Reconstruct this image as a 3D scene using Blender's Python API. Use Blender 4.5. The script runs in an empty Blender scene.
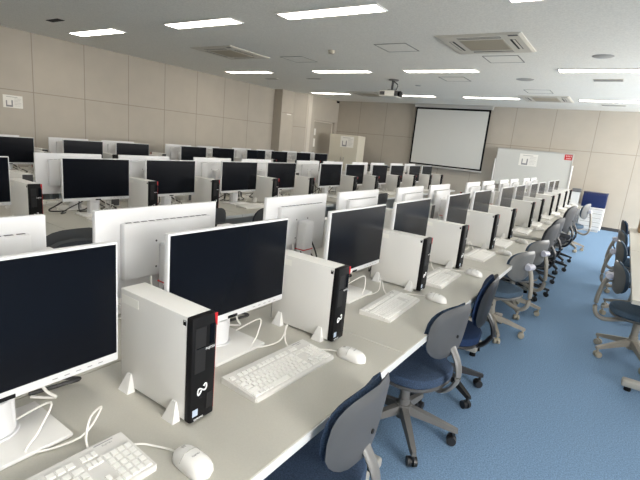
import bpy, bmesh, math, random
from mathutils import Vector, Matrix
random.seed(7)
SC = bpy.context.scene
COL = SC.collection
R = math.radians
CAMZ = 1.36
FLOOR_TO_CEILING = 2.757
DESK = 0.61
ROOM_SCALE, UNIT = 1.36/1.45, 1.10      # the room was surveyed at another unit than the furniture; UNIT brings both to metres

# ------------------------------------------------------------------ materials
def mat(name, col, rough=.5, metal=0.0, spec=.5, noise=None, bump=None, emit=None, estr=0.0, coat=0.0):
    m = bpy.data.materials.new(name); m.use_nodes = True
    nt = m.node_tree; b = nt.nodes['Principled BSDF']
    c = (*col, 1)
    b.inputs['Base Color'].default_value = c
    b.inputs['Roughness'].default_value = rough
    b.inputs['Metallic'].default_value = metal
    b.inputs['Specular IOR Level'].default_value = spec
    b.inputs['Coat Weight'].default_value = coat
    if emit:
        b.inputs['Emission Color'].default_value = (*emit, 1)
        b.inputs['Emission Strength'].default_value = estr
    if noise or bump:
        tc = nt.nodes.new('ShaderNodeTexCoord')
    if noise:                                   # (scale, amount)
        n = nt.nodes.new('ShaderNodeTexNoise'); n.inputs['Scale'].default_value = noise[0]
        n.inputs['Detail'].default_value = 4
        nt.links.new(tc.outputs['Object'], n.inputs['Vector'])
        r = nt.nodes.new('ShaderNodeValToRGB')
        a = noise[1]
        r.color_ramp.elements[0].position = .3; r.color_ramp.elements[1].position = .7
        r.color_ramp.elements[0].color = tuple(x*(1-a) for x in col)+(1,)
        r.color_ramp.elements[1].color = tuple(min(1, x*(1+a)) for x in col)+(1,)
        nt.links.new(n.outputs['Fac'], r.inputs['Fac'])
        nt.links.new(r.outputs['Color'], b.inputs['Base Color'])
    if bump:                                    # (scale, strength)
        n2 = nt.nodes.new('ShaderNodeTexNoise'); n2.inputs['Scale'].default_value = bump[0]
        n2.inputs['Detail'].default_value = 3
        nt.links.new(tc.outputs['Object'], n2.inputs['Vector'])
        bp = nt.nodes.new('ShaderNodeBump'); bp.inputs['Strength'].default_value = bump[1]
        bp.inputs['Distance'].default_value = .004
        nt.links.new(n2.outputs['Fac'], bp.inputs['Height'])
        nt.links.new(bp.outputs['Normal'], b.inputs['Normal'])
    return m

M = {}
M['wall'] = mat('wall_panel_beige', (.455, .412, .35), .75, noise=(3, .03))
M['joint'] = mat('panel_joint', (.30, .26, .22), .8)
M['ceil'] = mat('ceiling_board', (.85, .83, .77), .95, noise=(60, .08), bump=(90, .5))
M['carpet'] = mat('blue_carpet', (.185, .29, .435), 1.0, spec=.1, noise=(140, .34), bump=(300, .6))
M['white'] = mat('white_plastic', (.72, .71, .69), .42)
M['white_back'] = mat('monitor_white', (.67, .67, .68), .4)
M['case'] = mat('tower_white_steel', (.70, .69, .665), .45)
M['black'] = mat('black_plastic', (.008, .008, .009), .5, spec=.10)
M['gloss'] = mat('screen_black', (.004, .005, .008), .22, spec=.12)
M['rear'] = mat('rear_dark_metal', (.05, .05, .052), .5)
M['slot'] = mat('dark_slot', (.016, .016, .017), .6, spec=.2)
M['vent'] = mat('vent_slit', (.10, .10, .11), .6)
M['red'] = mat('red_trim', (.55, .015, .02), .35)
M['label'] = mat('paper_label', (.78, .77, .72), .6)
M['sticker'] = mat('blue_sticker', (.42, .50, .62), .4)
M['print'] = mat('white_print', (.85, .85, .85), .5)
M['greyprint'] = mat('grey_print', (.25, .25, .26), .6)
M['key'] = mat('key_white', (.78, .77, .74), .5)
M['keybody'] = mat('keyboard_body', (.64, .625, .60), .5)
M['cable'] = mat('white_cable', (.80, .78, .74), .45)
M['cable_black'] = mat('black_cable', (.02, .02, .02), .5)
M['cable_yellow'] = mat('yellow_green_cable', (.45, .55, .12), .5)
M['desk'] = mat('desk_laminate', (.47, .455, .405), .32, noise=(220, .03))
M['edge'] = mat('desk_edge_band', (.66, .67, .66), .35)
M['desk_metal'] = mat('desk_steel_grey', (.38, .37, .34), .45)
M['navy_dark'] = mat('modesty_dark', (.10, .10, .11), .6)
M['shell'] = mat('chair_shell_grey', (.080, .082, .087), .6, spec=.3)
M['shell_light'] = mat('chair_shell_light_grey', (.155, .155, .15), .45)
M['fabric'] = mat('chair_fabric_navy', (.045, .07, .12), .95, spec=.15, noise=(220, .35), bump=(350, .6))
M['fabric_black'] = mat('chair_fabric_charcoal', (.045, .05, .06), .95, spec=.15, noise=(220, .3))
M['fabric_blue'] = mat('chair_fabric_blue', (.016, .032, .08), .95, spec=.15, noise=(220, .3))
M['fabric_slate'] = mat('chair_fabric_slate_blue', (.08, .12, .17), .95, spec=.15, noise=(220, .3), bump=(350, .6))
M['base_grey'] = mat('chair_base_grey', (.15, .147, .142), .4)
M['base_black'] = mat('chair_base_black', (.018, .018, .02), .4)
M['base_beige'] = mat('chair_base_beige', (.34, .31, .26), .45)
M['caster_beige'] = mat('caster_beige', (.40, .36, .28), .5)
M['knob'] = mat('chair_knob_lilac', (.50, .50, .58), .4)
M['chrome'] = mat('steel', (.55, .55, .55), .25, metal=.9)
M['trimwhite'] = mat('trim_white', (.62, .57, .50), .5)
M['door'] = mat('door_grey', (.40, .36, .30), .5)
M['screen'] = mat('projection_screen_cloth', (.60, .60, .575), .8)
M['board'] = mat('whiteboard_enamel', (.60, .60, .57), .25)
M['alu'] = mat('aluminium_frame', (.50, .49, .47), .35, metal=.3)
M['cabinet'] = mat('steel_cabinet_cream', (.62, .58, .48), .45)
M['ac'] = mat('ac_ivory', (.66, .62, .54), .5)
M['acgrille'] = mat('ac_grille_beige', (.46, .41, .32), .6)
M['fixture'] = mat('light_fixture_white', (.80, .79, .77), .5)
M['lamp'] = mat('fluorescent_diffuser', (.9, .9, .88), .5, emit=(1.0, .925, .80), estr=7.0)
M['line'] = mat('hatch_line', (.22, .21, .19), .7)
M['speaker'] = mat('ceiling_speaker_grey', (.38, .37, .35), .7)
M['navy_panel'] = mat('navy_panel', (.01, .02, .085), .3)
M['drawer'] = mat('drawer_white', (.70, .70, .69), .45)
M['blue_label'] = mat('blue_label', (.10, .28, .60), .5)
M['cardboard'] = mat('cardboard', (.33, .20, .10), .8, noise=(12, .1))
M['device_grey'] = mat('device_grey', (.14, .14, .145), .5)
M['brownitem'] = mat('brown_folder', (.24, .17, .12), .7)
M['paper'] = mat('paper_white', (.80, .78, .73), .7)
M['baseboard'] = mat('baseboard_dark', (.045, .045, .05), .6)
M['winframe'] = mat('window_frame', (.45, .45, .45), .4, metal=.4)
M['brass'] = mat('brass_screw', (.40, .27, .10), .35, metal=.7)

# ------------------------------------------------------------------ mesh helpers
def B(): return bmesh.new()
def box(bm, x0, x1, y0, y1, z0, z1, bev=0.0, seg=2, mi=0):
    r = bmesh.ops.create_cube(bm, size=1.0)
    vs = r['verts']
    for v in vs:
        v.co = Vector(((x0+x1)/2+v.co.x*(x1-x0), (y0+y1)/2+v.co.y*(y1-y0), (z0+z1)/2+v.co.z*(z1-z0)))
    es = list({e for v in vs for e in v.link_edges})
    fs = list({f for v in vs for f in v.link_faces})
    for f in fs: f.material_index = mi
    if bev > 0:
        bmesh.ops.bevel(bm, geom=es, offset=bev, segments=seg, profile=.5, affect='EDGES', material=-1)
    return bm
def prism(bm, pts, axis, a0, a1):
    """extrude a 2-D outline; axis 'x' uses (y,z), 'y' uses (x,z), 'z' uses (x,y)"""
    def P(u, v, a):
        return {'x': (a, u, v), 'y': (u, a, v), 'z': (u, v, a)}[axis]
    v0 = [bm.verts.new(P(u, v, a0)) for u, v in pts]; v1 = [bm.verts.new(P(u, v, a1)) for u, v in pts]
    n = len(pts)
    bm.faces.new(v0); bm.faces.new(v1[::-1])
    for i in range(n): bm.faces.new((v0[i], v1[i], v1[(i+1) % n], v0[(i+1) % n]))
    bmesh.ops.recalc_face_normals(bm, faces=bm.faces[:])
    return bm
def cyl(bm, p0, p1, r0, r1=None, n=16, caps=True):
    p0, p1 = Vector(p0), Vector(p1); r1 = r0 if r1 is None else r1
    d = p1-p0; L = d.length
    mx = Matrix.Translation((p0+p1)/2) @ d.to_track_quat('Z', 'Y').to_matrix().to_4x4()
    bmesh.ops.create_cone(bm, cap_ends=caps, segments=n, radius1=r0, radius2=r1, depth=L, matrix=mx)
    return bm
def tube(bm, pts, r, n=8, rr=None):
    """a smooth tube through pts (Catmull-Rom)"""
    P = [Vector(p) for p in pts]; Q = []
    for i in range(len(P)-1):
        a, b = P[max(i-1, 0)], P[i]; c, d = P[i+1], P[min(i+2, len(P)-1)]
        for k in range(5):
            t = k/5
            Q.append(.5*((2*b)+(c-a)*t+(2*a-5*b+4*c-d)*t*t+(3*b-a-3*c+d)*t**3))
    Q.append(P[-1]); rings = []
    up = Vector((0, 0, 1))
    for i, q in enumerate(Q):
        d = (Q[min(i+1, len(Q)-1)]-Q[max(i-1, 0)]).normalized()
        s = d.cross(up)
        if s.length < 1e-3: s = d.cross(Vector((0, 1, 0)))
        s.normalize(); u = s.cross(d).normalized()
        rx, ry = (r, r) if rr is None else rr
        rings.append([bm.verts.new(q+s*math.cos(2*math.pi*k/n)*rx+u*math.sin(2*math.pi*k/n)*ry) for k in range(n)])
    for i in range(len(rings)-1):
        for k in range(n):
            bm.faces.new((rings[i][k], rings[i][(k+1) % n], rings[i+1][(k+1) % n], rings[i+1][k]))
    bm.faces.new(rings[0][::-1]); bm.faces.new(rings[-1])
    return bm
def obj(name, bm, m, parent=None, smooth=False, loc=None):
    me = bpy.data.meshes.new(name)
    if smooth:
        for f in bm.faces: f.smooth = True
    bm.to_mesh(me); bm.free()
    for k in (m if isinstance(m, list) else [m]): me.materials.append(k)
    if smooth and hasattr(me, 'set_sharp_from_angle'):
        me.set_sharp_from_angle(angle=R(40))
    o = bpy.data.objects.new(name, me); COL.objects.link(o)
    if parent is not None: o.parent = parent
    if loc is not None: o.location = loc
    return o
def text_obj(name, s, size, m, parent, mx):
    cu = bpy.data.curves.new(name, 'FONT'); cu.body = s; cu.size = size
    cu.align_x = 'CENTER'; cu.align_y = 'CENTER'; cu.extrude = .0002; cu.resolution_u = 2
    t = bpy.data.objects.new(name, cu); COL.objects.link(t)
    bpy.context.view_layer.update()
    dg = bpy.context.evaluated_depsgraph_get()
    me = bpy.data.meshes.new_from_object(t.evaluated_get(dg))
    bpy.data.objects.remove(t); bpy.data.curves.remove(cu)
    me.transform(mx); me.materials.clear(); me.materials.append(m)
    o = bpy.data.objects.new(name, me); COL.objects.link(o); o.parent = parent
    return o
def tag(o, label=None, cat=None, group=None, kind=None):
    if label: o['label'] = label
    if cat: o['category'] = cat
    if group: o['group'] = group
    if kind: o['kind'] = kind
    return o
def empty(name, loc=(0, 0, 0), rz=0.0):
    o = bpy.data.objects.new(name, None); COL.objects.link(o)
    o.location = loc; o.rotation_euler = (0, 0, rz); o.empty_display_size = .1
    return o
KIDS = {}
def kids(o):
    return [c for c in bpy.data.objects if c.parent == o]
def tree(o):
    """cache a thing's tree so that copying needs no search"""
    return (o, [tree(c) for c in kids(o)])
def copy_tree(t, parent=None):
    o, ch = t
    c = o.copy(); COL.objects.link(c)
    if parent is not None: c.parent = parent
    for k in ch: copy_tree(k, c)
    return c
class Kind:
    """builds the first one, copies the rest"""
    def __init__(self, make): self.make, self.first, self.t = make, True, None
    def place(self, loc, rz, label, cat, group):
        if self.t is None:
            o = self.make(); self.t = tree(o)
        else:
            o = copy_tree(self.t)
        o.location = loc; o.rotation_euler = (0, 0, rz)
        tag(o, label, cat, group)
        return o
ORD = ['first', 'second', 'third', 'fourth', 'fifth', 'sixth', 'seventh', 'eighth', 'ninth', 'tenth', 'eleventh', 'twelfth', 'thirteenth', 'fourteenth']

# ------------------------------------------------------------------ the room
XL, YB, ZC = -8.70, 12.60, FLOOR_TO_CEILING
XR, YF = 3.2, -4.0
YP0, YP1, XP = 10.08, 10.62, -8.40          # pillar
XD, YD = -8.10, 11.0                                  # side wall with the door
def struct(name, bm, m, parent=None, smooth=False):
    o = obj(name, bm, m, parent, smooth)
    if parent is None: o['kind'] = 'structure'
    return o
b = B(); box(b, XL-.1, XR+.1, YF-.1, YB+.1, -.1, 0); struct('floor', b, M['carpet'])
b = B(); box(b, XL-.1, XR+.1, YF-.1, YB+.1, ZC, ZC+.1); struct('ceiling', b, M['ceil'])
def joints(horiz, vert, plane, axis, zs=(0, ZC)):
    """thin dark joint strips standing 1 mm proud of a wall"""
    bm = B(); w = .006
    for a in vert:
        if axis == 'x': box(bm, plane, plane+.0012, a-w, a+w, zs[0], zs[1])
        else: box(bm, a-w, a+w, plane-.0012, plane, zs[0], zs[1])
    return bm
wl = B(); box(wl, XL-.1, XL, YF, YP0, 0, ZC); wl = struct('wall_left', wl, M['wall'])
bm = joints(0, [3.75-.885*k for k in range(1, 9)]+[3.75, 4.64, 5.54, 6.41, 7.30, 8.17, 9.04], XL, 'x')
box(bm, XL, XL+.0012, YF, YP0, 1.79-.006, 1.79+.006)
obj('panel_joint', bm, M['joint'], wl)
wp = B(); box(wp, XL-.1, XP, YP0, YP1, 0, ZC); wp = struct('wall_pillar', wp, M['wall'])
bm = B(); box(bm, XP, XP+.0012, YP0+.02, YP1, 2.13, 2.142); obj('panel_joint', bm, M['joint'], wp)
bm = B(); box(bm, XP, XP+.004, YP0+.25, YP0+.45, 2.09, 2.12); obj('notice_strip', bm, M['paper'], wp)
# splayed wall between pillar and door wall, then the side wall with the door opening
DY0, DY1 = 11.31, 12.45
wj = B(); prism(wj, [(XP, YP1), (XD, YD), (XD-.14, YD+.1), (XP-.14, YP1+.1)], 'z', 0, ZC); wj = struct('wall_splayed', wj, M['wall'])
bm = B(); prism(bm, [(XP+.01, YP1+.0105), (XD-.01, YD-.0142), (XD-.01, YD-.005), (XP+.01, YP1+.02)], 'z', 1.784, 1.796); obj('panel_joint', bm, M['joint'], wj)
ws = B()
box(ws, XD-.14, XD, YD+.02, DY0, 0, ZC); box(ws, XD-.14, XD, DY1, YB, 0, ZC); box(ws, XD-.14, XD, DY0, DY1, 2.05, ZC)
struct('wall_side', ws, M['wall'])
bm = B(); prism(bm, [(XD-.04, YD-.06), (XD+.012, YD-.03), (XD+.012, YD+.12), (XD-.04, YD+.12)], 'z', 0, ZC); tr = struct('trim_1', bm, M['trimwhite'])
d1 = B(); box(d1, XD-.13, XD-.09, DY0+.04, DY1-.04, 0, 2.01); d1 = struct('door_1', d1, M['door'])
bm = B(); box(bm, XD-.139, XD-.085, DY0, DY0+.04, 0, 2.05); box(bm, XD-.139, XD-.085, DY1-.04, DY1, 0, 2.05); box(bm, XD-.139, XD-.085, DY0, DY1, 2.01, 2.05)
obj('door_frame', bm, M['trimwhite'], d1)
bm = B(); box(bm, XD-.09, XD-.087, 11.46, 11.55, 1.25, 1.50); box(bm, XD-.09, XD-.087, 11.46, 11.55, 1.60, 1.80); obj('door_notice', bm, M['paper'], d1)
bm = B(); box(bm, XD-.09, XD-.04, 11.42, 11.45, .95, 1.10, .008); obj('door_handle', bm, M['chrome'], d1)
wb = B(); box(wb, XD-.14, XR, YB, YB+.1, 0, ZC); wb = struct('wall_back', wb, M['wall'])
bm = joints(0, [-8.27+.92*k for k in range(1, 12)]+[3.0], YB, 'y')
bm.free()
bm = joints(0, [-7.28, -6.37, -5.45, -4.52, -3.58, -2.65, -1.72, -.81, .09, 1.0, 1.92, 2.84], YB, 'y')
box(bm, XD, XR, YB-.0012, YB, 1.80-.006, 1.80+.006)
obj('panel_joint', bm, M['joint'], wb)
bm = B(); box(bm, XD, XR, YB-.014, YB, 0, .075); struct('baseboard_back', bm, M['baseboard'])
bm = B(); box(bm, XL, XL+.014, YF, YP0, 0, .075); struct('baseboard_left', bm, M['baseboard'])
wf = B(); box(wf, XL-.1, XR+.1, YF-.1, YF, 0, ZC); struct('wall_front', wf, M['wall'])
# right wall with a band of windows (outside the frame, lights the aisle)
WZ0, WZ1 = .95, 2.45
WINS = [(-1.4, 1.1), (6.4, 8.2), (8.7, 10.5), (10.9, 12.5)]  # first window is made up, added to brighten the near desks
wr = B()
box(wr, XR, XR+.15, YF, YB, 0, WZ0); box(wr, XR, XR+.15, YF, YB, WZ1, ZC)
ed = [YF]+[v for w in WINS for v in w]+[YB]
for k in range(0, len(ed), 2): box(wr, XR, XR+.15, ed[k], ed[k+1], WZ0, WZ1)
struct('wall_right', wr, M['wall'])
for k, (a, c) in enumerate(WINS):
    bm = B()
    for y in (a, (a+c)/2-.025, c-.05): box(bm, XR+.05, XR+.1, y, y+.05, WZ0, WZ1)
    box(bm, XR+.05, XR+.1, a, c, WZ0, WZ0+.05); box(bm, XR+.05, XR+.1, a, c, WZ1-.05, WZ1)
    struct('window_%d' % (k+1), bm, M['winframe'])

# ------------------------------------------------------------------ ceiling fittings
def make_light():
    r = empty('ceiling_light')
    bm = B()
    L, W = .625, .125
    box(bm, -L, L, -W, -W+.014, -.012, .0, .003); box(bm, -L, L, W-.014, W, -.012, .0, .003)
    box(bm, -L, -L+.02, -W, W, -.012, .0, .003); box(bm, L-.02, L, -W, W, -.012, .0, .003)
    obj('frame', bm, M['fixture'], r)
    bm = B(); box(bm, -L+.02, L-.02, -W+.014, W-.014, -.008, -.001, .002); obj('diffuser', bm, M['lamp'], r)
    return r
LX = [(-7.19, ''), (-4.80, ''), (-2.87, ''), (-.49, '')]
LY = [(-2.6, None), (.75, None), (4.07, 'near'), (7.42, 'middle'), (10.73, 'far')]
kl = Kind(make_light)
for y, ry in LY:
    for i, (x, nx) in enumerate(LX):
        if ry is None: lb = 'long white ceiling light panel above and behind the viewer, outside the photo'
        else:
            lb = {0: 'bright ceiling light panel closest to the left panelled wall, in the %s row of lights',
                  1: 'bright ceiling light panel second from the left wall, in the %s row of lights',
                  2: 'bright ceiling light panel third from the left wall, in the %s row of lights',
                  3: 'bright ceiling light panel over the blue aisle, in the %s row of lights'}[i] % ry
        kl.place((x, y+{'near': (-.04, 0, .02, .07), 'middle': (0, -.01, 0, .03), 'far': (-.05, -.01, .02, .02)}.get(ry, (0, 0, 0, 0))[i], ZC), 0, lb, 'ceiling light', 'ceiling light panels')
def make_ac():
    r = empty('ceiling_air_conditioner')
    bm = B()
    # sloping panel
    o_, i_ = .475, .44
    vs0 = [bm.verts.new((sx*o_, sy*o_, 0)) for sx, sy in ((-1, -1), (1, -1), (1, 1), (-1, 1))]
    vs1 = [bm.verts.new((sx*o_, sy*o_, -.012)) for sx, sy in ((-1, -1), (1, -1), (1, 1), (-1, 1))]
    vs2 = [bm.verts.new((sx*i_, sy*i_, -.035)) for sx, sy in ((-1, -1), (1, -1), (1, 1), (-1, 1))]
    for k in range(4):
        bm.faces.new((vs0[k], vs0[(k+1) % 4], vs1[(k+1) % 4], vs1[k])); bm.faces.new((vs1[k], vs1[(k+1) % 4], vs2[(k+1) % 4], vs2[k]))
    bm.faces.new(vs2); bm.faces.new(vs0[::-1]); bmesh.ops.recalc_face_normals(bm, faces=bm.faces[:])
    obj('panel', bm, M['ac'], r)
    bm = B(); box(bm, -.25, .25, -.25, .25, -.042, -.034, .004)
    for k in range(24): box(bm, -.235, .235, -.24+k*.02, -.232+k*.02, -.045, -.041)
    obj('intake_grille', bm, M['acgrille'], r)
    for k in range(4):
        bm = B(); box(bm, -.24, .24, -.375, -.315, -.037, -.0345)
        bm.transform(Matrix.Rotation(k*math.pi/2, 4, 'Z')); s = obj('air_outlet', bm, M['slot'], r)
        bm = B(); box(bm, -.235, .235, -.366, -.34, -.040, -.0365, .001)
        bm.transform(Matrix.Rotation(k*math.pi/2, 4, 'Z')); obj('flap', bm, M['ac'], s)
    bm = B(); box(bm, .33, .43, -.43, -.38, -.037, -.0345); obj('maker_plate', bm, M['rear'], r)
    return r
ka = Kind(make_ac)
for (x, y), lb in zip([(-1.68, 5.71), (-5.92, 5.66), (-1.71, 10.67), (-5.92, 10.65)],
                      ['square ivory ceiling air conditioner near the blue aisle, the largest in view',
                       'square ivory ceiling air conditioner near the left wall, between two lights',
                       'square ivory ceiling air conditioner by the back wall, right of the projection screen',
                       'square ivory ceiling air conditioner behind the hanging projector']):
    ka.place((x, y, ZC), 0, lb, 'air conditioner', 'ceiling air conditioners').scale = (1, 1, .5)
def hatch(x, y, s, lb):
    r = empty('ceiling_hatch', (x, y, ZC))
    bm = B(); h = s/2; w = .012
    box(bm, -h, h, -h, -h+w, -.004, 0); box(bm, -h, h, h-w, h, -.004, 0); box(bm, -h, -h+w, -h, h, -.004, 0); box(bm, h-w, h, -h, h, -.004, 0)
    obj('rim', bm, M['line'], r)
    bm = B(); box(bm, -h+w, h-w, -h+w, h-w, -.002, 0); obj('panel', bm, M['ceil'], r)
    tag(r, lb, 'ceiling hatch', 'ceiling access hatches')
hatch(-2.865, 5.735, .46, 'square ceiling access hatch between the two middle lights rows, left of the large air conditioner')
hatch(-1.68, 6.60, .46, 'square ceiling access hatch just behind the large air conditioner over the aisle')
hatch(-2.88, 8.23, .46, 'square ceiling access hatch to the right of the hanging projector')
hatch(-1.70, 9.62, .46, 'square ceiling access hatch just before the far right air conditioner')
hatch(-4.95, 6.30, .46, 'faint square ceiling hatch beside the air conditioner near the left wall')
def disc(name, x, y, r, m, lb, cat, t=.02):
    bm = B(); cyl(bm, (0, 0, -t), (0, 0, 0), r*.85, r, 24); o = obj(name, bm, m, None, True, (x, y, ZC)); tag(o, lb, cat)
    return o
disc('ceiling_speaker', -.52, 6.54, .12, M['speaker'], 'round grey ceiling speaker above the blue aisle, over the front light', 'speaker', .008)
disc('ceiling_speaker', -1.70, 8.24, .14, M['speaker'], 'round dark grey ceiling speaker between two air conditioners', 'speaker', .008)
disc('smoke_detector', -3.93, 5.76, .05, M['acgrille'], 'small beige smoke detector left of the square ceiling hatch', 'smoke detector', .045)
disc('smoke_detector', -3.93, 9.06, .06, M['speaker'], 'small round ceiling fitting right of the projector mount', 'ceiling fitting', .01)
def cvent(x, y, sx, sy, lb, m='speaker'):
    r = empty('ceiling_vent', (x, y, ZC))
    bm = B(); box(bm, -sx, sx, -sy, sy, -.006, 0, .002); obj('frame', bm, M['ac' if m == 'speaker' else m], r)
    bm = B()
    n = max(2, int(sy/.014))
    for k in range(n):
        yy = -sy+.01+(2*sy-.02)*k/n
        box(bm, -sx+.012, sx-.012, yy, yy+.008, -.009, -.005)
    obj('slats', bm, M['slot' if m == 'slot' else 'speaker'], r)
    tag(r, lb, 'ceiling vent', 'ceiling vents')
cvent(-7.09, 3.38, .17, .05, 'dark slotted ceiling vent near the left end light', 'slot')
cvent(-.52, 8.28, .20, .10, 'small grey ceiling vent behind the light over the aisle')
cvent(-.52, 11.47, .22, .10, 'small grey ceiling vent close to the back wall, over the aisle')
cvent(-7.28, 8.30, .18, .06, 'narrow grey ceiling vent near the left wall, behind a light')
cvent(-6.03, 8.26, .18, .06, 'narrow dark ceiling vent behind the middle light, left of the projector')

# ------------------------------------------------------------------ projector on the ceiling
pr = empty('projector', (-4.14, 8.33, ZC))
bm = B(); cyl(bm, (0, 0, -.02), (0, 0, 0), .10, .10, 20); obj('ceiling_plate', bm, M['base_grey'], pr, True)
bm = B(); cyl(bm, (-.01, 0, -.20), (-.01, 0, -.015), .022, .022, 12); box(bm, -.10, .10, -.02, .02, -.215, -.19, .004)
tube(bm, [(.0, .0, -.03), (.09, .02, -.10), (.07, .01, -.20)], .012, 6)
obj('mount_pole', bm, M['rear'], pr, True)
bm = B(); box(bm, -.22, .17, -.15, .15, -.335, -.215, .02, 3); body = obj('body', bm, M['label'], pr, True)
bm = B(); cyl(bm, (.165, -.06, -.275), (.215, -.06, -.275), .05, .055, 18); obj('lens', bm, M['black'], pr, True)
bm = B(); box(bm, -.20, -.09, -.154, -.149, -.31, -.24); obj('vent_panel', bm, M['rear'], pr)
bm = B(); box(bm, .12, .172, -.154, .12, -.325, -.225); obj('lens_surround', bm, M['rear'], pr)
tag(pr, 'small white projector with dark lens hanging from the ceiling before the projection screen', 'projector')

# ------------------------------------------------------------------ projection screen
ps = empty('projection_screen', (0, 12.47, 0))
bm = B(); box(bm, -5.41, -3.21, -.05, .06, 2.66, 2.757, .01); obj('case', bm, M['alu'], ps)
bm = B(); box(bm, -5.365, -3.255, .0, .004, 1.055, 2.66); obj('black_border', bm, M['black'], ps)
bm = B(); box(bm, -5.315, -3.305, -.003, .0, 1.095, 2.61); obj('cloth', bm, M['screen'], ps)
bm = B(); box(bm, -5.365, -3.255, -.015, .02, 1.01, 1.055, .006); obj('weight_bar', bm, M['alu'], ps)
tag(ps, 'large pulled-down projection screen with black border hanging before the back wall', 'projection screen')

# ------------------------------------------------------------------ whiteboard, cabinet, notices
def u_notice(name, mx, lb, sc=1.0):
    """a white sheet with a grey U-shaped plan and lines of small print"""
    r = empty(name); r.matrix_world = mx @ Matrix.Diagonal((sc, 1, sc, 1))
    bm = B(); box(bm, -.21, .21, -.0015, 0, -.145, .145); obj('sheet', bm, M['paper'], r)
    bm = B()
    box(bm, -.15, -.125, -.003, -.0015, -.10, .02); box(bm, -.035, -.005, -.003, -.0015, -.10, .03)
    box(bm, -.15, -.005, -.003, -.0015, -.125, -.085)
    obj('plan_drawing', bm, M['greyprint'], r)
    bm = B()
    for k in range(6): box(bm, .03, .18-.015*(k % 3), -.0025, -.0015, .07-k*.033, .076-k*.033)
    box(bm, -.14, .10, -.0025, -.0015, .10, .112)
    obj('lines_of_print', bm, M['speaker'], r)
    tag(r, lb, 'notice', 'notices with a U-shaped plan')
u_notice('wall_notice', Matrix.Translation((XL+.0015, 3.425, 1.60)) @ Matrix.Rotation(R(90), 4, 'Z'), 'white paper notice with a grey U shape on the left panelled wall', .70)
wbd = empty('whiteboard', (-2.02, 12.40, -.065))
bm = B(); box(bm, -.86, .86, -.006, .012, .87, 1.76); obj('board', bm, M['board'], wbd)
bm = B()
box(bm, -.885, -.86, -.016, .02, .85, 1.785, .004); box(bm, .86, .885, -.016, .02, .85, 1.785, .004)
box(bm, -.885, .885, -.016, .02, 1.76, 1.785, .004); box(bm, -.885, .885, -.016, .02, .85, .87, .004)
obj('frame', bm, M['alu'], wbd)
bm = B(); box(bm, -.86, .86, -.075, -.016, .845, .86, .003); obj('pen_tray', bm, M['alu'], wbd)
for s in (-1, 1):
    bm = B(); cyl(bm, (s*.905, .0, .06), (s*.905, .0, 1.5), .018, .018, 12); box(bm, s*.905-.025, s*.905+.025, -.22, .19, .03, .07, .01)
    cyl(bm, (s*.905-.02, -.19, .03), (s*.905+.02, -.19, .03), .03, .03, 12); cyl(bm, (s*.905-.02, .16, .03), (s*.905+.02, .16, .03), .03, .03, 12)
    obj('leg', bm, M['fixture'], wbd, True)
tag(wbd, 'wide free-standing whiteboard before the back wall, right of the projection screen', 'whiteboard')
u_notice('board_notice', Matrix.Translation((-2.125, 12.392, 1.47)), 'white paper notice with a grey U shape on the wide whiteboard', 1.02)
rn = empty('red_notice', (-1.235, 12.392, 1.622))
bm = B(); box(bm, -.09, .09, -.0015, 0, -.065, .065); obj('sheet', bm, M['red'], rn)
bm = B()
for k in range(4):
    x = -.065+k*.035
    box(bm, x, x+.024, -.0025, -.0015, .035, .042); box(bm, x, x+.024, -.0025, -.0015, .018, .024); box(bm, x+.009, x+.015, -.0025, -.0015, .010, .046)
for k in range(3):
    x = -.05+k*.035
    box(bm, x, x+.024, -.0025, -.0015, -.02, -.013); box(bm, x, x+.006, -.0025, -.0015, -.045, -.013); box(bm, x+.018, x+.024, -.0025, -.0015, -.045, -.013)
obj('white_lettering', bm, M['print'], rn)
tag(rn, 'small red notice with white lettering on the top right corner of the whiteboard', 'notice')
cb = empty('steel_cabinet', (-7.16, 11.60, 0))
bm = B(); box(bm, -.50, .50, 0, .40, 0, 1.69, .006); obj('body', bm, M['cabinet'], cb)
for s in (-1, 1):
    bm = B(); box(bm, (-.495 if s < 0 else .001), (-.001 if s < 0 else .495), -.014, .0, .06, 1.68, .001); dd = obj('door', bm, M['cabinet'], cb)
    bm = B(); box(bm, s*.05-.012, s*.05+.012, -.03, -.013, .92, 1.04, .004); obj('handle', bm, M['chrome'], dd)
tag(cb, 'tall cream steel cabinet with two doors against the back wall by the door', 'cabinet')
u_notice('cabinet_notice', Matrix.Translation((-7.04, 11.584, 1.49)), 'white paper notice with a grey U shape on the cream steel cabinet', 1.1)
bm = B(); box(bm, 0, .05, -.05, .05, -.06, .0, .01); o = obj('wall_sensor', bm, M['black'], None, False, (XD+.02, 12.46, ZC-.02)); tag(o, 'tiny black sensor in the ceiling corner left of the projection screen', 'sensor')

ROOM = set(o.name for o in bpy.data.objects if o.parent is None)
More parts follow.
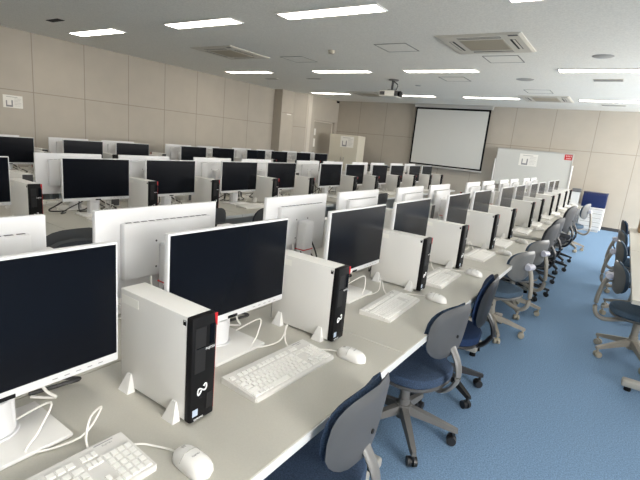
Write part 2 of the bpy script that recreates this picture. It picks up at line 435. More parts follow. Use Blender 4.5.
# ------------------------------------------------------------------ monitor
def make_monitor():
    r = empty('monitor')
    W, Z0, Z1 = .268, .126, .453
    bm = B(); box(bm, .000, .020, -W, W, Z0, Z1, .004, 2); housing = obj('housing', bm, M['white_back'], r, True)
    bm = B(); box(bm, .0195, .0212, -W+.006, W-.006, Z0+.024, Z1-.006); obj('screen', bm, M['gloss'], r)
    bm = B(); box(bm, .0195, .0216, -.022, .022, Z0+.001, Z0+.011, .001); obj('sensor_tab', bm, M['black'], housing)
    bm = B()
    for k in range(5): box(bm, .0195, .0206, .10+k*.028, .112+k*.028, Z0+.010, Z0+.012)
    obj('button_marks', bm, M['greyprint'], housing)
    bm = B(); box(bm, -.028, .002, -.215, .180, Z0+.070, Z1-.050, .007, 2); bb = obj('back_box', bm, M['white_back'], r, True)
    bm = B()
    for k in range(12):
        y = -.205+k*.0315
        box(bm, -.014, -.004, y, y+.022, Z1-.0506, Z1-.0490)
    obj('vent_slits', bm, M['vent'], bb)
    bm = B()
    for y, z in ((-.05, .33), (.05, .33), (-.05, .23), (.05, .23)): cyl(bm, (-.0288, y, z), (-.027, y, z), .004, .004, 8)
    obj('screw', bm, M['rear'], bb)
    bm = B()
    # neck: rounded column behind the back box, flaring to the base
    box(bm, -.084, -.026, -.041, .041, .012, .325, .012, 3)
    neck = obj('neck', bm, M['white_back'], r, True)
    bm = B(); cyl(bm, (-.058, 0, .010), (-.058, 0, .016), .054, .052, 28); cyl(bm, (-.058, 0, .016), (-.058, 0, .10), .045, .043, 28); obj('neck_foot', bm, M['white_back'], r, True)
    bm = B(); box(bm, -.0855, -.025, -.0425, .0425, .168, .174, .002); obj('cable_clip', bm, M['red'], neck)
    bm = B(); box(bm, -.120, .075, -.118, .118, 0, .012, .004, 2); obj('base', bm, M['white'], r, True)
    # video and power cables hanging from the back down to the desk
    bm = B(); tube(bm, [(-.038, -.09, .20), (-.075, -.10, .12), (-.10, -.09, .03), (-.145, -.03, .008), (-.17, .04, .008)], .0045, 6); obj('cable', bm, M['cable_black'], r, True)
    bm = B(); tube(bm, [(-.038, .08, .20), (-.07, .10, .12), (-.085, .13, .05), (-.10, .16, .010), (-.15, .12, .008)], .004, 6); obj('cable', bm, M['cable'], r, True)
    bm = B(); tube(bm, [(-.06, .03, .17), (-.10, .09, .10), (-.12, .17, .055), (-.13, .24, .02), (-.15, .20, .010), (-.16, .12, .012)], .0055, 6); tube(bm, [(-.06, -.02, .17), (-.11, -.06, .10), (-.13, -.15, .05), (-.12, -.22, .012), (-.15, -.17, .010)], .0045, 6); obj('cable', bm, M['cable_black'], r, True)
    return r
# ------------------------------------------------------------------ tower
TD, TW, TH = .152, .0390, .296
def make_tower():
    r = empty('desktop_computer')
    bm = B(); box(bm, -TD, TD-.020, -TW, TW, .008, TH, .003, 2); case = obj('casing', bm, M['case'], r, True)
    bm = B()
    box(bm, TD-.020, TD+.004, -TW-.001, TW+.001, .006, TH+.001, .005, 2); fb = obj('front_bezel', bm, M['black'], r, True)
    X = TD+.0045
    bm = B(); box(bm, X-.003, X+.0005, -.030, .004, .145, .268, .001); obj('drive_cover', bm, M['slot'], fb)
    bm = B(); box(bm, X, X+.0012, -.027, .001, .212, .214); box(bm, X-.001, X+.0012, .016, .031, .215, .27, .001); obj('drive_slit', bm, M['gloss'], fb)
    bm = B(); box(bm, X-.013, X-.004, TW+.0005, TW+.0022, .02, TH-.002)
    prism(bm, [(TW+.0005, TH), (TW-.009, TH), (TW-.005, TH-.028), (TW+.0005, TH-.036)], 'x', X-.0005, X+.0008)
    obj('red_trim', bm, M['red'], fb)
    # two linked loops, one open, as on the badge
    bm = B(); pts = []
    for k in range(41):
        t = 2*math.pi*k/40+.35
        pts.append((X+.0008, -.004+.0145*math.sin(t), .094+.0085*math.sin(2*t)+.006*math.sin(t)))
    tube(bm, pts[:38], .0019, 6); obj('loop_emblem', bm, M['print'], fb)
    bm = B(); box(bm, X, X+.0008, .012, .034, .03, .075, .001); box(bm, X, X+.001, -.012, -.002, .070, .072); obj('port_panel', bm, M['slot'], fb)
    bm = B(); box(bm, X, X+.0008, -.033, -.016, .024, .043); obj('sticker', bm, M['sticker'], fb)
    mx = Matrix.Translation((X+.0002, .019, .205)) @ Matrix(((0, 0, 1, 0), (1, 0, 0, 0), (0, 1, 0, 0), (0, 0, 0, 1)))
    text_obj('lettering', 'FUJITSU', .009, M['print'], fb, mx)
    mx = Matrix.Translation((X+.0002, -.012, .013)) @ Matrix(((0, 0, 1, 0), (1, 0, 0, 0), (0, 1, 0, 0), (0, 0, 0, 1)))
    text_obj('lettering', 'ESPRIMO', .008, M['print'], fb, mx)
    bm = B(); box(bm, TD-.033, TD-.022, -TW-.0006, -TW, TH-.024, TH-.010); cm = obj('corner_mark', bm, M['black'], case)
    bm = B(); box(bm, TD-.031, TD-.024, -TW-.0009, -TW-.0004, TH-.0135, TH-.0115); obj('white_tick', bm, M['print'], cm)
    bm = B(); box(bm, -TD+.008, -TD+.085, -TW-.0006, -TW, TH-.040, TH-.016); obj('serial_label', bm, M['label'], case)
    bm = B(); box(bm, -TD-.003, -TD+.001, -TW+.003, TW-.003, .012, TH-.004)
    rp = obj('rear_panel', bm, M['rear'], r)
    for sx in (-.128, .072):
        for sy in (-1, 1):
            bm = B()
            y0 = sy*(TW+.0005)
            prism(bm, [(sx, .0), (sx+.046, .0), (sx+.031, .050), (sx+.015, .050)], 'y', y0, y0+sy*.004)
            vs = bm.verts[:]
            # splay the bottom outwards
            for v in vs:
                if v.co.z < .01 and abs(v.co.y) > TW+.003: v.co.y += sy*.020
            bmesh.ops.recalc_face_normals(bm, faces=bm.faces[:])
            obj('foot', bm, M['white'], r)
    return r
# ------------------------------------------------------------------ keyboard (front towards +x)
KD, KL = .0775, .195
def make_keyboard():
    r = empty('keyboard')
    bm = B()
    prism(bm, [(-KD, 0), (KD, 0), (KD, .007), (KD-.005, .011), (-KD+.006, .022), (-KD, .018)], 'y', -KL, KL)
    bmesh.ops.bevel(bm, geom=[e for e in bm.edges if abs(e.verts[0].co.x-e.verts[1].co.x) < 1e-6 and abs(e.verts[0].co.y-e.verts[1].co.y) < 1e-6], offset=.005, segments=2, affect='EDGES')
    body = obj('body', bm, M['keybody'], r, False)
    bm = B()
    def zt(x): return .022-(x+KD)*(.011/(2*KD))
    rows = 6; pitch = .0192
    def key(x, y0, y1):
        r_ = bmesh.ops.create_cube(bm, size=1.0)
        z0 = zt(x)-.002; hx = .0083
        for v in r_['verts']:
            s = .82 if v.co.z > 0 else 1.0
            v.co = Vector((x+v.co.x*2*hx*s, (y0+y1)/2+v.co.y*(y1-y0)*s, z0+(.006 if v.co.z > 0 else 0)-(v.co.x*.0016)))
    for k in range(rows):
        x = .058-k*pitch-(.006 if k == 5 else 0)
        sc = 1.0
        # main block from y=-0.195 to 0.085, 14.5 units
        u = .268/14.5; y = -.187
        lay = {0: [1.25, 1, 1, 1, 4.5, 1, 1, 1, 1.25, 1.5], 1: [2.25]+[1]*11+[1.25], 2: [1.75]+[1]*11+[1.75], 3: [1.5]+[1]*12+[1], 4: [1]*13+[1.5], 5: [1, .5]+[1]*4+[.3]+[1]*4+[.3]+[1]*3+[.4]}[k]
        tot = sum(lay); 
        for i, w in enumerate(lay):
            w = w*14.5/tot
            if w >= .75: key(x, y+.001, y+w*u-.001)
            y += w*u
        for c in range(3):                       # cursor block / function cluster
            if k in (0, 4, 5) or (k == 1 and c == 1):
                key(x, .0850+c*.0120, .0850+c*.0120+.0108)
        for c in range(4):                       # number pad
            if k < 5: key(x, .1235+c*.0165, .1235+c*.0165+.0150)
    obj('keys', bm, M['key'], body)
    bm = B(); box(bm, -.068, -.064, .125, .170, zt(-.064)-.001, zt(-.064)+.0006); obj('indicator_strip', bm, M['greyprint'], body)
    x = -.057
    text_obj('lettering', 'FUJITSU', .007, M['greyprint'], body, Matrix.Translation((x, .152, zt(x)+.0004)) @ Matrix(((0, -1, 0, 0), (1, 0, 0, 0), (0, 0, 1, 0), (0, 0, 0, 1))))
    bm = B(); tube(bm, [(-KD+.002, .12, .012), (-KD-.02, .125, .030), (-KD-.045, .15, .062), (-KD-.07, .19, .055), (-KD-.055, .13, .012), (-KD-.09, .03, .008), (-KD-.10, .06, .045), (-KD-.13, .10, .085), (-KD-.20, .05, .03)], .0026, 6)
    obj('cable', bm, M['cable'], r, True)
    return r
# ------------------------------------------------------------------ mouse (front towards -x)
def make_mouse():
    r = empty('mouse')
    bm = B()
    nx, ny = 16, 20
    rings = []
    for i in range(nx+1):
        t = i/nx; x = -.056+.112*t
        e = max(0.0, 1-(2*t-1)**4)**.5
        w = (.0255+.0065*t)*e; h = (.022+.013*math.sin(math.pi*min(1, t*.9+.1)))*max(.0, 1-(2*t-1)**6)**.5
        if i in (0, nx): w, h = .004, .006
        ring = []
        for k in range(ny):
            a = 2*math.pi*k/ny
            c, s = math.cos(a), math.sin(a)
            yy = w*math.copysign(abs(c)**.75, c)
            zz = .003+(h*abs(s)**.8 if s > 0 else -.003*abs(s)**.5)
            ring.append(bm.verts.new((x, yy, max(0, zz))))
        rings.append(ring)
    for i in range(nx):
        for k in range(ny): bm.faces.new((rings[i][k], rings[i+1][k], rings[i+1][(k+1) % ny], rings[i][(k+1) % ny]))
    bm.faces.new(rings[0]); bm.faces.new(rings[-1][::-1]); bmesh.ops.recalc_face_normals(bm, faces=bm.faces[:])
    body = obj('body', bm, M['white'], r, True)
    bm = B(); tube(bm, [(-.052, 0, .017), (-.035, 0, .0295), (-.010, 0, .0372)], .0012, 6); tube(bm, [(-.008, -.030, .020), (-.008, -.018, .035), (-.008, 0, .0385), (-.008, .018, .035), (-.008, .030, .020)], .0008, 6); obj('button_seam', bm, M['desk_metal'], body)
    bm = B(); cyl(bm, (-.030, -.004, .029), (-.030, .004, .029), .008, .008, 14); obj('wheel', bm, M['speaker'], body, True)
    text_obj('lettering', 'FUJITSU', .006, M['greyprint'], body, Matrix.Translation((.012, 0, .0368)) @ Matrix(((0, -1, 0, 0), (1, 0, 0, 0), (0, 0, 1, 0), (0, 0, 0, 1))))
    bm = B(); tube(bm, [(-.055, 0, .008), (-.075, -.005, .008), (-.11, -.015, .004), (-.145, -.035, .004), (-.17, -.075, .004)], .0025, 6)
    obj('cable', bm, M['cable'], r, True)
    return r

# ------------------------------------------------------------------ desks
def make_desk(L):
    def f():
        r = empty('desk')
        bm = B(); box(bm, 0.003, .667, -L/2+.001, L/2-.001, DESK-.028, DESK, .002, 1); obj('tabletop', bm, M['desk'], r)
        bm = B(); box(bm, .6665, .6695, -L/2+.001, L/2-.001, DESK-.029, DESK-.0015, .001, 1); obj('edge_band', bm, M['edge'], r)
        for s in (-1, 1):
            y = s*(L/2-.055)
            bm = B(); box(bm, .13, .30, y-.014, y+.014, .06, DESK-.028, .004); lg = obj('leg', bm, M['desk_metal'], r, True)
            for dy in (0,):
                bm = B(); box(bm, .03, .61, y+dy-.028, y+dy+.028, .028, .075, .012, 3); ft = obj('foot', bm, M['desk_metal'], lg, True)
            for ax in (.585, .07):
                bm = B(); cyl(bm, (ax, y, 0), (ax, y, .03), .022, .018, 14); obj('adjuster', bm, M['black'], lg, True)
        bm = B(); box(bm, .05, .065, -L/2+.08, L/2-.08, .26, DESK-.03, .002); obj('modesty_panel', bm, M['desk_metal'], r)
        bm = B(); box(bm, .13, .20, -L/2+.08, L/2-.08, DESK-.09, DESK-.029, .002); obj('cable_tray', bm, M['desk_metal'], r)
        return r
    return f

# ------------------------------------------------------------------ chairs (sitter faces +x)
def superdisc(bm, cx, w, h, zc, th, curve, n=24, m=7, e=2.6, lean=0.0, crown=0.0):
    """a curved rounded-rectangle pad standing in the y-z plane; curve = depth of the hollow, crown = padding bulge"""
    front, back = [], []
    for j in range(m+1):
        rad = j/m
        fr, br = [], []
        for k in range(n):
            a = 2*math.pi*k/n
            c, s = math.cos(a), math.sin(a)
            y = rad*w*math.copysign(abs(c)**(2/e), c); z = rad*h*math.copysign(abs(s)**(2/e), s)
            if z < 0: y *= 1-.12*(z/h)**2
            x = cx+curve*(y/w)**2-lean*z
            bul = crown*(1-rad**3)
            edge = math.sqrt(max(0, 1-rad**6))
            fr.append(bm.verts.new((x+th*.5*edge+bul, y, zc+z))); br.append(bm.verts.new((x-th*.5*edge, y, zc+z)))
            if j == 0: break
        front.append(fr); back.append(br)
    for L, flip in ((front, False), (back, True)):
        for j in range(m):
            for k in range(n):
                k2 = (k+1) % n
                if j == 0: f = (L[0][0], L[1][k], L[1][k2])
                else: f = (L[j][k], L[j+1][k], L[j+1][k2], L[j][k2])
                bm.faces.new(f[::-1] if flip else f)
    for k in range(n):
        k2 = (k+1) % n
        bm.faces.new((front[m][k], back[m][k], back[m][k2], front[m][k2]))
    bmesh.ops.remove_doubles(bm, verts=bm.verts[:], dist=1e-5)
    bmesh.ops.recalc_face_normals(bm, faces=bm.faces[:])
    return bm
def seat_pad(bm, rx, ry, z0, z1, n=32, e=2.8, front_drop=.025):
    lev = [(0.93, z0), (1.0, z0+.012), (1.0, z1-.018), (.96, z1-.006), (.85, z1), (.45, z1-.004), (0.0, z1-.008)]
    rings = []
    for sc, z in lev:
        ring = []
        for k in range(n):
            a = 2*math.pi*k/n; c, s = math.cos(a), math.sin(a)
            x = sc*rx*math.copysign(abs(c)**(2/e), c); y = sc*ry*math.copysign(abs(s)**(2/e), s)*(1-.08*(x < 0)*(x/rx)**2)
            ring.append(bm.verts.new((x, y, z-(front_drop*max(0, x/rx)**3 if z > z0+.001 else 0))))
            if sc == 0: break
        rings.append(ring)
    bm.faces.new(rings[0][::-1])
    for j in range(len(rings)-1):
        for k in range(n):
            k2 = (k+1) % n
            if len(rings[j+1]) == 1: bm.faces.new((rings[j][k], rings[j][k2], rings[j+1][0]))
            else: bm.faces.new((rings[j][k], rings[j][k2], rings[j+1][k2], rings[j+1][k]))
    bmesh.ops.recalc_face_normals(bm, faces=bm.faces[:])
    return bm
def make_chair(style):
    S = {'grey': ('shell', 'fabric', 'fabric', 'base_grey', 'base_black'),
         'black': ('base_black', 'fabric_blue', 'fabric_blue', 'base_black', 'base_black'),
         'beige': ('shell_light', 'fabric_slate', 'fabric_slate', 'base_beige', 'caster_beige'),
         'dark': ('shell', 'fabric_black', 'fabric_black', 'base_black', 'base_black')}[style]
    sh, fb, sf, ba, ca = [M[k] for k in S]
    def f():
        r = empty('office_chair')
        bm = B(); seat_pad(bm, .205, .205, .370, .425); obj('seat', bm, sf, r, True)
        bm = B(); seat_pad(bm, .202, .202, .352, .377, front_drop=0); obj('seat_shell', bm, sh, r, True)
        zc, lean = {'dark': .685, 'beige': .65, 'black': .635, 'grey': .662}[style], .12
        tall = {'black': .155, 'dark': .165, 'grey': .130, 'beige': .118}[style]
        wid = {'black': .165, 'dark': .18, 'grey': .162, 'beige': .168}[style]
        bm = B(); superdisc(bm, -.195, wid, tall, zc, .032, .045, lean=lean, crown=.02, e=3.0); obj('backrest', bm, fb, r, True)
        bm = B(); superdisc(bm, -.220, wid+.008, tall+.008, zc, .028, .045, lean=lean, e=3.0); sl = obj('back_shell', bm, sh, r, True)
        bm = B(); cyl(bm, (-.2365, 0, zc-.02), (-.2325, 0, zc-.02), .008, .008, 10); obj('plug', bm, M['slot'], sl, True)
        if style in ('beige',):
            bm = B(); cyl(bm, (-.225, 0, zc), (-.275, 0, zc), .032, .026, 16); cyl(bm, (-.262, -.04, zc), (-.262, .04, zc), .024, .024, 16); obj('knob', bm, M['knob'], sl, True)
            bm = B(); tube(bm, [(-.262, 0, zc-.01), (-.29, 0, zc-.10), (-.305, 0, .43), (-.295, 0, .33), (-.23, 0, .285), (-.10, 0, .315), (-.02, 0, .335)], .017, 10); obj('back_support', bm, ba, r, True)
        else:
            bm = B(); tube(bm, [(-.21, 0, zc-.07), (-.255, 0, zc-.14), (-.27, 0, zc-.20), (-.262, 0, .41), (-.21, 0, .345), (-.12, 0, .335), (-.04, 0, .338)], .0, 10, rr=(.024, .011) if style == 'grey' else (.032, .014)); obj('back_support', bm, ba, r, True)
        bm = B(); box(bm, -.09, .09, -.07, .07, .32, .356, .01); cyl(bm, (0, .07, .337), (0, .19, .333), .006, .006, 8); box(bm, -.012, .012, .17, .215, .327, .341, .004); obj('tilt_mechanism', bm, M['base_black'], r, True)
        bm = B(); cyl(bm, (0, 0, .13), (0, 0, .33), .026, .026, 16); cyl(bm, (0, 0, .09), (0, 0, .20), .034, .031, 16); obj('gas_column', bm, ba, r, True)
        bm = B(); cyl(bm, (0, 0, .112), (0, 0, .17), .046, .042, 20); obj('hub', bm, ba, r, True)
        for k in range(5):
            a = 2*math.pi*k/5-.1
            rot = Matrix.Rotation(a, 4, 'Z')
            bm = B()
            rings = []
            for t, hw, z0, z1 in ((.03, .024, .118, .165), (.15, .020, .098, .134), (.27, .016, .074, .098), (.292, .012, .072, .092)):
                rings.append([bm.verts.new(rot @ Vector(p)) for p in ((t, -hw, z0), (t, hw, z0), (t, hw*.75, z1), (t, -hw*.75, z1))])
            for i in range(3):
                for q in range(4): bm.faces.new((rings[i][q], rings[i][(q+1) % 4], rings[i+1][(q+1) % 4], rings[i+1][q]))
            bm.faces.new(rings[0]); bm.faces.new(rings[-1][::-1]); bmesh.ops.recalc_face_normals(bm, faces=bm.faces[:])
            lg = obj('leg', bm, ba, r, False)
            bm = B()
            for s in (-1, 1):
                q0 = Vector((.275-.008, s*.006, .026)); q1 = Vector((.275-.008, s*.024, .026))
                cyl(bm, rot @ q0, rot @ q1, .026, .024, 16)
            cyl(bm, rot @ Vector((.275, 0, .03)), rot @ Vector((.275, 0, .075)), .009, .009, 8)
            obj('caster', bm, ca, lg, True)
        return r
    return f

# ------------------------------------------------------------------ lay out the three double rows
ROWS = {   # centre line, far screen offset, desk boundaries, near monitors, towers, far monitors (their ends nearest the viewer)
    'front': dict(c=-1.219, banks=[(-.08, 1.487, 3.08, 4.71), (4.92, 6.46, 8.10, 9.90)],
                  s=[.085, .775, 1.615, 2.28, 3.18, 3.86, 4.87, 5.58, 6.54, 7.26, 8.25, 8.98],
                  t=[.677, 1.35, 2.225, 2.90, 3.775, 4.475, 5.53, 6.22, 7.17, 7.89, 8.86, 9.59],
                  f=[.095, .78, 1.64, 2.31, 3.16, 3.86, 4.97, 5.65, 6.52, 7.23, 8.27, 8.98]),
    'middle': dict(c=-3.587, banks=[(-.08, 1.48, 3.04, 4.64), (4.82, 6.34, 7.84, 9.40)],
                   s=[.06, .755, 1.63, 2.32, 3.19, 3.89, 4.97, 5.64, 6.46, 7.14, 7.94, 8.59],
                   t=[.61, 1.31, 2.20, 2.88, 3.76, 4.45, 5.53, 6.20, 7.02, 7.70, 8.50, 9.15],
                   f=[.06, .76, 1.62, 2.32, 3.17, 3.88, 4.97, 5.63, 6.48, 7.14, 7.96, 8.62]),
    'rear': dict(c=-6.264, banks=[(1.20, 2.78, 4.40), (4.66, 6.20, 7.76, 9.34)],
                 s=[1.38, 2.06, 2.94, 3.67, 4.80, 5.47, 6.34, 7.05, 7.90, 8.60],
                 t=[1.93, 2.61, 3.49, 4.22, 5.35, 6.02, 6.89, 7.60, 8.45, 9.15],
                 f=[1.38, 2.06, 2.95, 3.68, 4.80, 5.47, 6.34, 7.05, 7.90, 8.60]),
}
ROWTXT = {'front': 'front desk row', 'middle': 'middle desk row', 'rear': 'rear desk row'}
SKIP = {(k, r, s, i) for (k, r, s), ii in {   # units the photo shows nothing of, hidden behind the others
    ('key', 'front', -1): (0, 2, 3, 4, 5, 6, 7, 8, 9, 10, 11),
    ('key', 'middle', -1): (0, 1, 4, 6, 8, 9, 10, 11),
    ('key', 'middle', 1): (0, 1, 7, 9, 11),
    ('key', 'rear', -1): (0, 1, 2, 3, 4, 5, 6, 7, 8, 9),
    ('key', 'rear', 1): (0, 2, 3, 4, 5, 6, 7, 8, 9),
    ('mon', 'middle', -1): (0, 1),
    ('mon', 'middle', 1): (0,),
    ('mon', 'rear', -1): (0,),
    ('mon', 'rear', 1): (0,),
    ('mou', 'front', -1): (0, 1, 2, 3, 4, 5, 6, 7, 8, 9, 10, 11),
    ('mou', 'middle', -1): (0, 1, 2, 3, 4, 5, 6, 7, 8, 9, 10, 11),
    ('mou', 'middle', 1): (0, 1, 2, 3, 4, 5, 6, 7, 8, 9, 10, 11),
    ('mou', 'rear', -1): (0, 1, 3, 4, 5, 6, 7, 8, 9),
    ('mou', 'rear', 1): (0, 1, 2, 3, 4, 5, 6, 7, 8, 9),
    ('tow', 'front', -1): (0, 11),
    ('tow', 'middle', -1): (0, 1),
    ('tow', 'middle', 1): (0,),
    ('tow', 'rear', -1): (0, 1, 3, 5, 6, 7, 8, 9),
    ('tow', 'rear', 1): (0,),
}.items() for i in ii}
kmon, ktow, kkey, kmou = Kind(make_monitor), Kind(make_tower), Kind(make_keyboard), Kind(make_mouse)
kdesk = {}
J = random.Random(3)
for rn_, rw in ROWS.items():
    c = rw['c']; T = ROWTXT[rn_]
    for side in (1, -1):
        ang = 0 if side > 0 else math.pi
        stxt = {('front', 1): 'aisle side', ('front', -1): 'inner side', ('middle', 1): 'near side', ('middle', -1): 'far side', ('rear', 1): 'near side', ('rear', -1): 'wall side'}[(rn_, side)]
        di = 0
        for bank in rw['banks']:
            for y0, y1 in zip(bank, bank[1:]):
                di += 1
                key = ('desk', rn_, side, di)
                if key in SKIP: continue
                L = round(y1-y0, 3)
                if L not in kdesk: kdesk[L] = Kind(make_desk(L))
                kdesk[L].place((c, (y0+y1)/2, 0), ang, 'grey computer desk, %s from the viewer, %s of the %s' % (ORD[di-1], stxt, T), 'desk', 'desks of the '+T)
        no = {'mon': 0, 'tow': 0, 'key': 0, 'mou': 0}
        for i, t in enumerate(rw['t']):
            st, fa = rw['s'][i], rw['f'][i]
            jy = J.uniform(-.012, .012)
            xm = c+.178 if side > 0 else c-.199
            mc = (st if side > 0 else fa)+.268
            tt = t if side > 0 else fa-.13
            if ('mon', rn_, side, i) not in SKIP:
                o_ = ORD[no['mon']]; no['mon'] += 1
                if side > 0: lb = 'monitor with its dark screen facing us, %s from the viewer in the %s' % (o_, T)
                else: lb = 'monitor showing its white back, %s from the viewer in the %s' % (o_, T)
                kmon.place((xm, mc, DESK), ang+R(J.uniform(-.7, .7)), lb, 'monitor', 'monitors of the '+T)
            if ('tow', rn_, side, i) not in SKIP:
                o_ = ORD[no['tow']]; no['tow'] += 1
                if side > 0: lb = 'black-fronted desktop computer, %s from the viewer, %s of the %s' % (o_, stxt, T)
                else: lb = 'desktop computer turned away, %s from the viewer, %s of the %s' % (o_, stxt, T)
                ktow.place((c+side*(.422-TD), tt+TW, DESK), ang, lb, 'desktop computer', 'desktop computers of the '+T)
            if ('key', rn_, side, i) not in SKIP:
                o_ = ORD[no['key']]; no['key'] += 1
                kkey.place((c+side*.412, mc+(.020 if i else -.005)*side+jy, DESK), ang+R(J.uniform(-2.5, 2.5)), 'white keyboard, %s from the viewer, %s of the %s' % (o_, stxt, T), 'keyboard', 'keyboards of the '+T)
            if ('mou', rn_, side, i) not in SKIP:
                o_ = ORD[no['mou']]; no['mou'] += 1
                kmou.place((c+side*.539, (t-.05-(0 if i else .030) if side > 0 else fa-.08)+jy, DESK), ang+R(J.uniform(-12, 8)), 'white mouse, %s from the viewer, %s of the %s' % (o_, stxt, T), 'mouse', 'mice of the '+T)

# ------------------------------------------------------------------ chairs
KC = {s: Kind(make_chair(s)) for s in ('grey', 'black', 'beige', 'dark')}
def chair(style, x, y, face, lb, group):
    o = KC[style].place((x, y, 0), R(face), lb, 'chair', group)
    o.scale = (.92, .92, .92)
    return o
G1 = 'swivel chairs along the blue aisle'
AISLE = [('grey', -.65, 1.01, 181, 'grey-backed swivel chair with navy seat, the one standing closest to the viewer'),
         ('grey', -.67, 1.89, 168, 'grey-backed navy swivel chair on a grey base, second along the blue aisle'),
         ('black', -.68, 2.46, 188, 'navy blue swivel chair on a black base, third along the blue aisle'),
         ('beige', -.67, 3.58, 160, 'light grey swivel chair with slate seat and lilac knob, fourth along the blue aisle'),
         ('beige', -.66, 4.25, 160, 'light grey swivel chair with slate seat and lilac knob, fifth along the blue aisle'),
         ('dark', -.67, 4.92, 172, 'dark grey swivel chair on a black base, sixth along the blue aisle'),
         ('dark', -.69, 5.55, 172, 'dark grey swivel chair on a black base, seventh along the blue aisle'),
         ('dark', -.66, 6.35, 172, 'dark grey swivel chair on a black base, eighth along the blue aisle'),
         ('dark', -.66, 7.05, 172, 'dark grey swivel chair on a black base, ninth along the blue aisle'),
         ('beige', -.60, 8.25, 170, 'light grey swivel chair close to the navy machine, last along the blue aisle')]
for k, a in enumerate(AISLE):
    o = chair(*a, G1)
    if k in (7, 9): o.scale = (.95, .95, 1.02)         # set higher on their columns
G2 = 'swivel chairs between the front and middle desk rows'
INNER = [('dark', -2.54, 1.18, 180, 'dark grey chair back at the middle row, behind the first two white monitor backs'),
         ('dark', -1.90, 1.06, 0, 'grey chair at the inner side of the front row, beside the first white monitor back'),
         ('dark', -2.72, 2.30, 180, 'dark grey chair back pushed in below the middle row, second from the viewer'),
         ('dark', -2.60, 2.84, 180, 'grey chair with small blue sticker on its back, below the middle row'),
         ('dark', -2.70, 5.15, 180, 'dark chair pushed in below the middle row, fourth from the viewer')]
for a in INNER:
    o = chair(*a, G2)
    if 'sticker' in a[4]:
        bm = B(); box(bm, -.2560, -.2500, -.085, .015, .655, .735); q = obj('blue_sticker', bm, M['blue_label'], o)
        q['label'] = 'small blue sticker'
G3 = 'swivel chairs at the right-hand table'
RIGHT = [('beige', .28, 3.86, 8, 'grey swivel chair at the right-hand table, first from the viewer'),
         ('beige', .275, 5.02, 4, 'grey swivel chair at the right-hand table, second from the viewer'),
         ('beige', .275, 5.95, 6, 'grey swivel chair at the right-hand table, third from the viewer'),
         ('grey', .29, 6.88, 0, 'grey swivel chair at the right-hand table, fourth and last from the viewer')]
for a in RIGHT: chair(*a, G3)

# ------------------------------------------------------------------ right-hand table with boxes
def make_side_table(L):
    def f():
        r = empty('side_table')
        bm = B(); box(bm, 0, .70, -L/2, L/2, DESK-.028, DESK, .003, 1); obj('tabletop', bm, M['desk'], r)
        for s in (-1, 1):
            y = s*(L/2-.10)
            bm = B(); box(bm, .33, .42, y-.014, y+.014, .06, DESK-.028, .004); lg = obj('leg', bm, M['desk_metal'], r)
            bm = B(); box(bm, .06, .70, y-.03, y+.03, .028, .075, .012, 3); obj('foot', bm, M['desk_metal'], lg, True)
            for ax in (.10, .66):
                bm = B(); cyl(bm, (ax, y, 0), (ax, y, .03), .02, .02, 12); obj('adjuster', bm, M['black'], lg, True)
        return r
    return f
kst = Kind(make_side_table(2.04))
for i, y in enumerate((4.20, 6.24)):
    kst.place((.175, y, 0), 0, ['pale table at the right edge of the blue aisle, closer to the viewer', 'pale table at the right edge of the aisle, carrying the cardboard box'][i], 'table', 'tables on the right of the aisle')
cbx = empty('cardboard_box', (.42, 7.02, DESK))
bm = B(); box(bm, -.16, .16, -.2, .2, 0, .26, .004); obj('carton', bm, M['cardboard'], cbx)
bm = B(); box(bm, -.03, .03, -.2015, .2015, .05, .2615); obj('tape', bm, M['brownitem'], cbx)
tag(cbx, 'brown cardboard box on the right-hand table by the back wall', 'box')

BEFORE = set(o.name for o in bpy.data.objects)
# ------------------------------------------------------------------ navy-topped drawer cabinet at the end of the aisle
dc = empty('drawer_cabinet', (-.49, 11.86, 0))
bm = B(); box(bm, -.235, .235, 0, .50, .04, .555, .006); box(bm, -.20, .20, .03, .47, 0, .05); obj('body', bm, M['drawer'], dc)
for k in range(5):
    z = .055+k*.099
    bm = B(); box(bm, -.225, .225, -.016, .0, z, z+.088, .004); dr = obj('drawer', bm, M['drawer'], dc)
    bm = B(); box(bm, -.20, .20, -.022, -.015, z+.066, z+.078, .002); obj('handle', bm, M['speaker'], dr)
tag(dc, 'white five-drawer cabinet under the navy panel at the end of the blue aisle', 'cabinet')
npn = empty('navy_machine', (-.49, 11.87, .555))
bm = B(); box(bm, -.24, .24, .0, .44, .0, .32, .012, 2); obj('body', bm, M['navy_panel'], npn, True)
bm = B(); box(bm, -.22, .22, -.006, .004, .15, .29, .003); obj('front_flap', bm, M['navy_panel'], npn)
bm = B(); box(bm, -.245, .245, -.004, .45, .32, .335, .004); obj('lid', bm, M['navy_panel'], npn)
tag(npn, 'dark navy box-shaped machine on the white drawer cabinet at the aisle end', 'machine')
rk = empty('paper_rack', (-.875, 11.86, 0))
bm = B()
for s in (-1, 1): box(bm, s*.125-.008, s*.125+.008, 0, .38, 0, .574, .002)
obj('side_panel', bm, M['drawer'], rk)
for k in range(5):
    z = .06+k*.125
    bm = B(); box(bm, -.12, .12, .0, .38, z, z+.014, .002); obj('shelf', bm, M['drawer'], rk)
tag(rk, 'narrow white open rack left of the five-drawer cabinet', 'rack')
cpt = empty('paper_canister', (-.885, 11.99, .574))
bm = B(); box(bm, -.085, .085, -.10, .12, 0, .28, .01); obj('white_body', bm, M['drawer'], cpt)
bm = B(); box(bm, -.09, .09, -.11, .13, .28, .36, .01); obj('grey_cap', bm, M['device_grey'], cpt)
tag(cpt, 'white upright device with grey cap on the rack left of the navy machine', 'device')

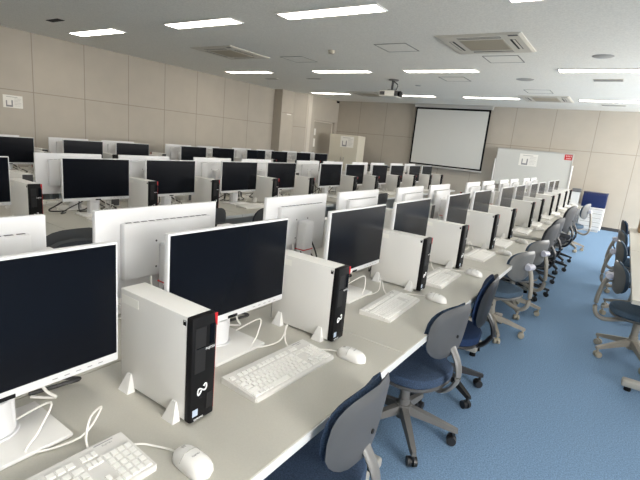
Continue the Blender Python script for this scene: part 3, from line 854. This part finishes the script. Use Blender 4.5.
# ------------------------------------------------------------------ dark things along the back wall
bt = empty('low_table', (-5.72, 11.75, 0))
bm = B(); box(bm, -.85, .85, 0, .5, .87, .90, .004); obj('tabletop', bm, M['rear'], bt)
for sx in (-1, 1):
    for sy in (.04, .46):
        bm = B(); box(bm, sx*.8-.02, sx*.8+.02, sy-.02, sy+.02, 0, .87); obj('leg', bm, M['rear'], bt)
tag(bt, 'dark stand before the back wall, between cabinet and projection screen', 'table')

# ------------------------------------------------------------------ daylight and camera
w = bpy.data.worlds.new('sky'); SC.world = w; w.use_nodes = True
bg = w.node_tree.nodes['Background']; bg.inputs['Color'].default_value = (1.0, .985, .95, 1); bg.inputs['Strength'].default_value = 13.0
for k, (a, c) in enumerate(WINS):
    ld = bpy.data.lights.new('window_portal', 'AREA'); ld.shape = 'RECTANGLE'; ld.size = c-a; ld.size_y = WZ1-WZ0
    ld.cycles.is_portal = True
    lo = bpy.data.objects.new('window_portal', ld); COL.objects.link(lo)
    lo.location = (XR+.16, (a+c)/2, (WZ0+WZ1)/2); lo.rotation_euler = (R(90), 0, R(90))
ROOM |= set(o.name for o in bpy.data.objects if o.parent is None and o.name not in BEFORE)
bpy.context.view_layer.update()
for o in bpy.data.objects:
    if o.parent is None:
        k = UNIT*(ROOM_SCALE if o.name in ROOM else 1.0)
        o.location = o.location*k; o.scale = o.scale*k
f_px = 442.2
yaw, pitch, roll = -.584400, .220000, -.096800
cy, sy, cp, sp, cr, sr = math.cos(yaw), math.sin(yaw), math.cos(pitch), math.sin(pitch), math.cos(roll), math.sin(roll)
fw = Vector((sy*cp, cy*cp, -sp)); rt = Vector((cy, -sy, 0)); dn = fw.cross(rt)
r2 = cr*rt+sr*dn; d2 = -sr*rt+cr*dn
cam = bpy.data.cameras.new('camera'); co = bpy.data.objects.new('camera', cam); COL.objects.link(co)
mw = Matrix(((r2.x, -d2.x, -fw.x, 0), (r2.y, -d2.y, -fw.y, 0), (r2.z, -d2.z, -fw.z, CAMZ*UNIT), (0, 0, 0, 1)))
co.matrix_world = mw
cam.sensor_fit = 'HORIZONTAL'; cam.sensor_width = 36; cam.lens = f_px/640*36; cam.clip_start = .05; cam.clip_end = 100
SC.camera = co
SC.view_settings.view_transform = 'Standard'; SC.view_settings.look = 'None'
SC.view_settings.gamma = 1.0; SC.view_settings.use_curve_mapping = False
SC.view_settings.exposure = .85
SC.cycles.use_denoising = True
SC.cycles.max_bounces = 8; SC.cycles.diffuse_bounces = 5
SC.cycles.sample_clamp_indirect = 8
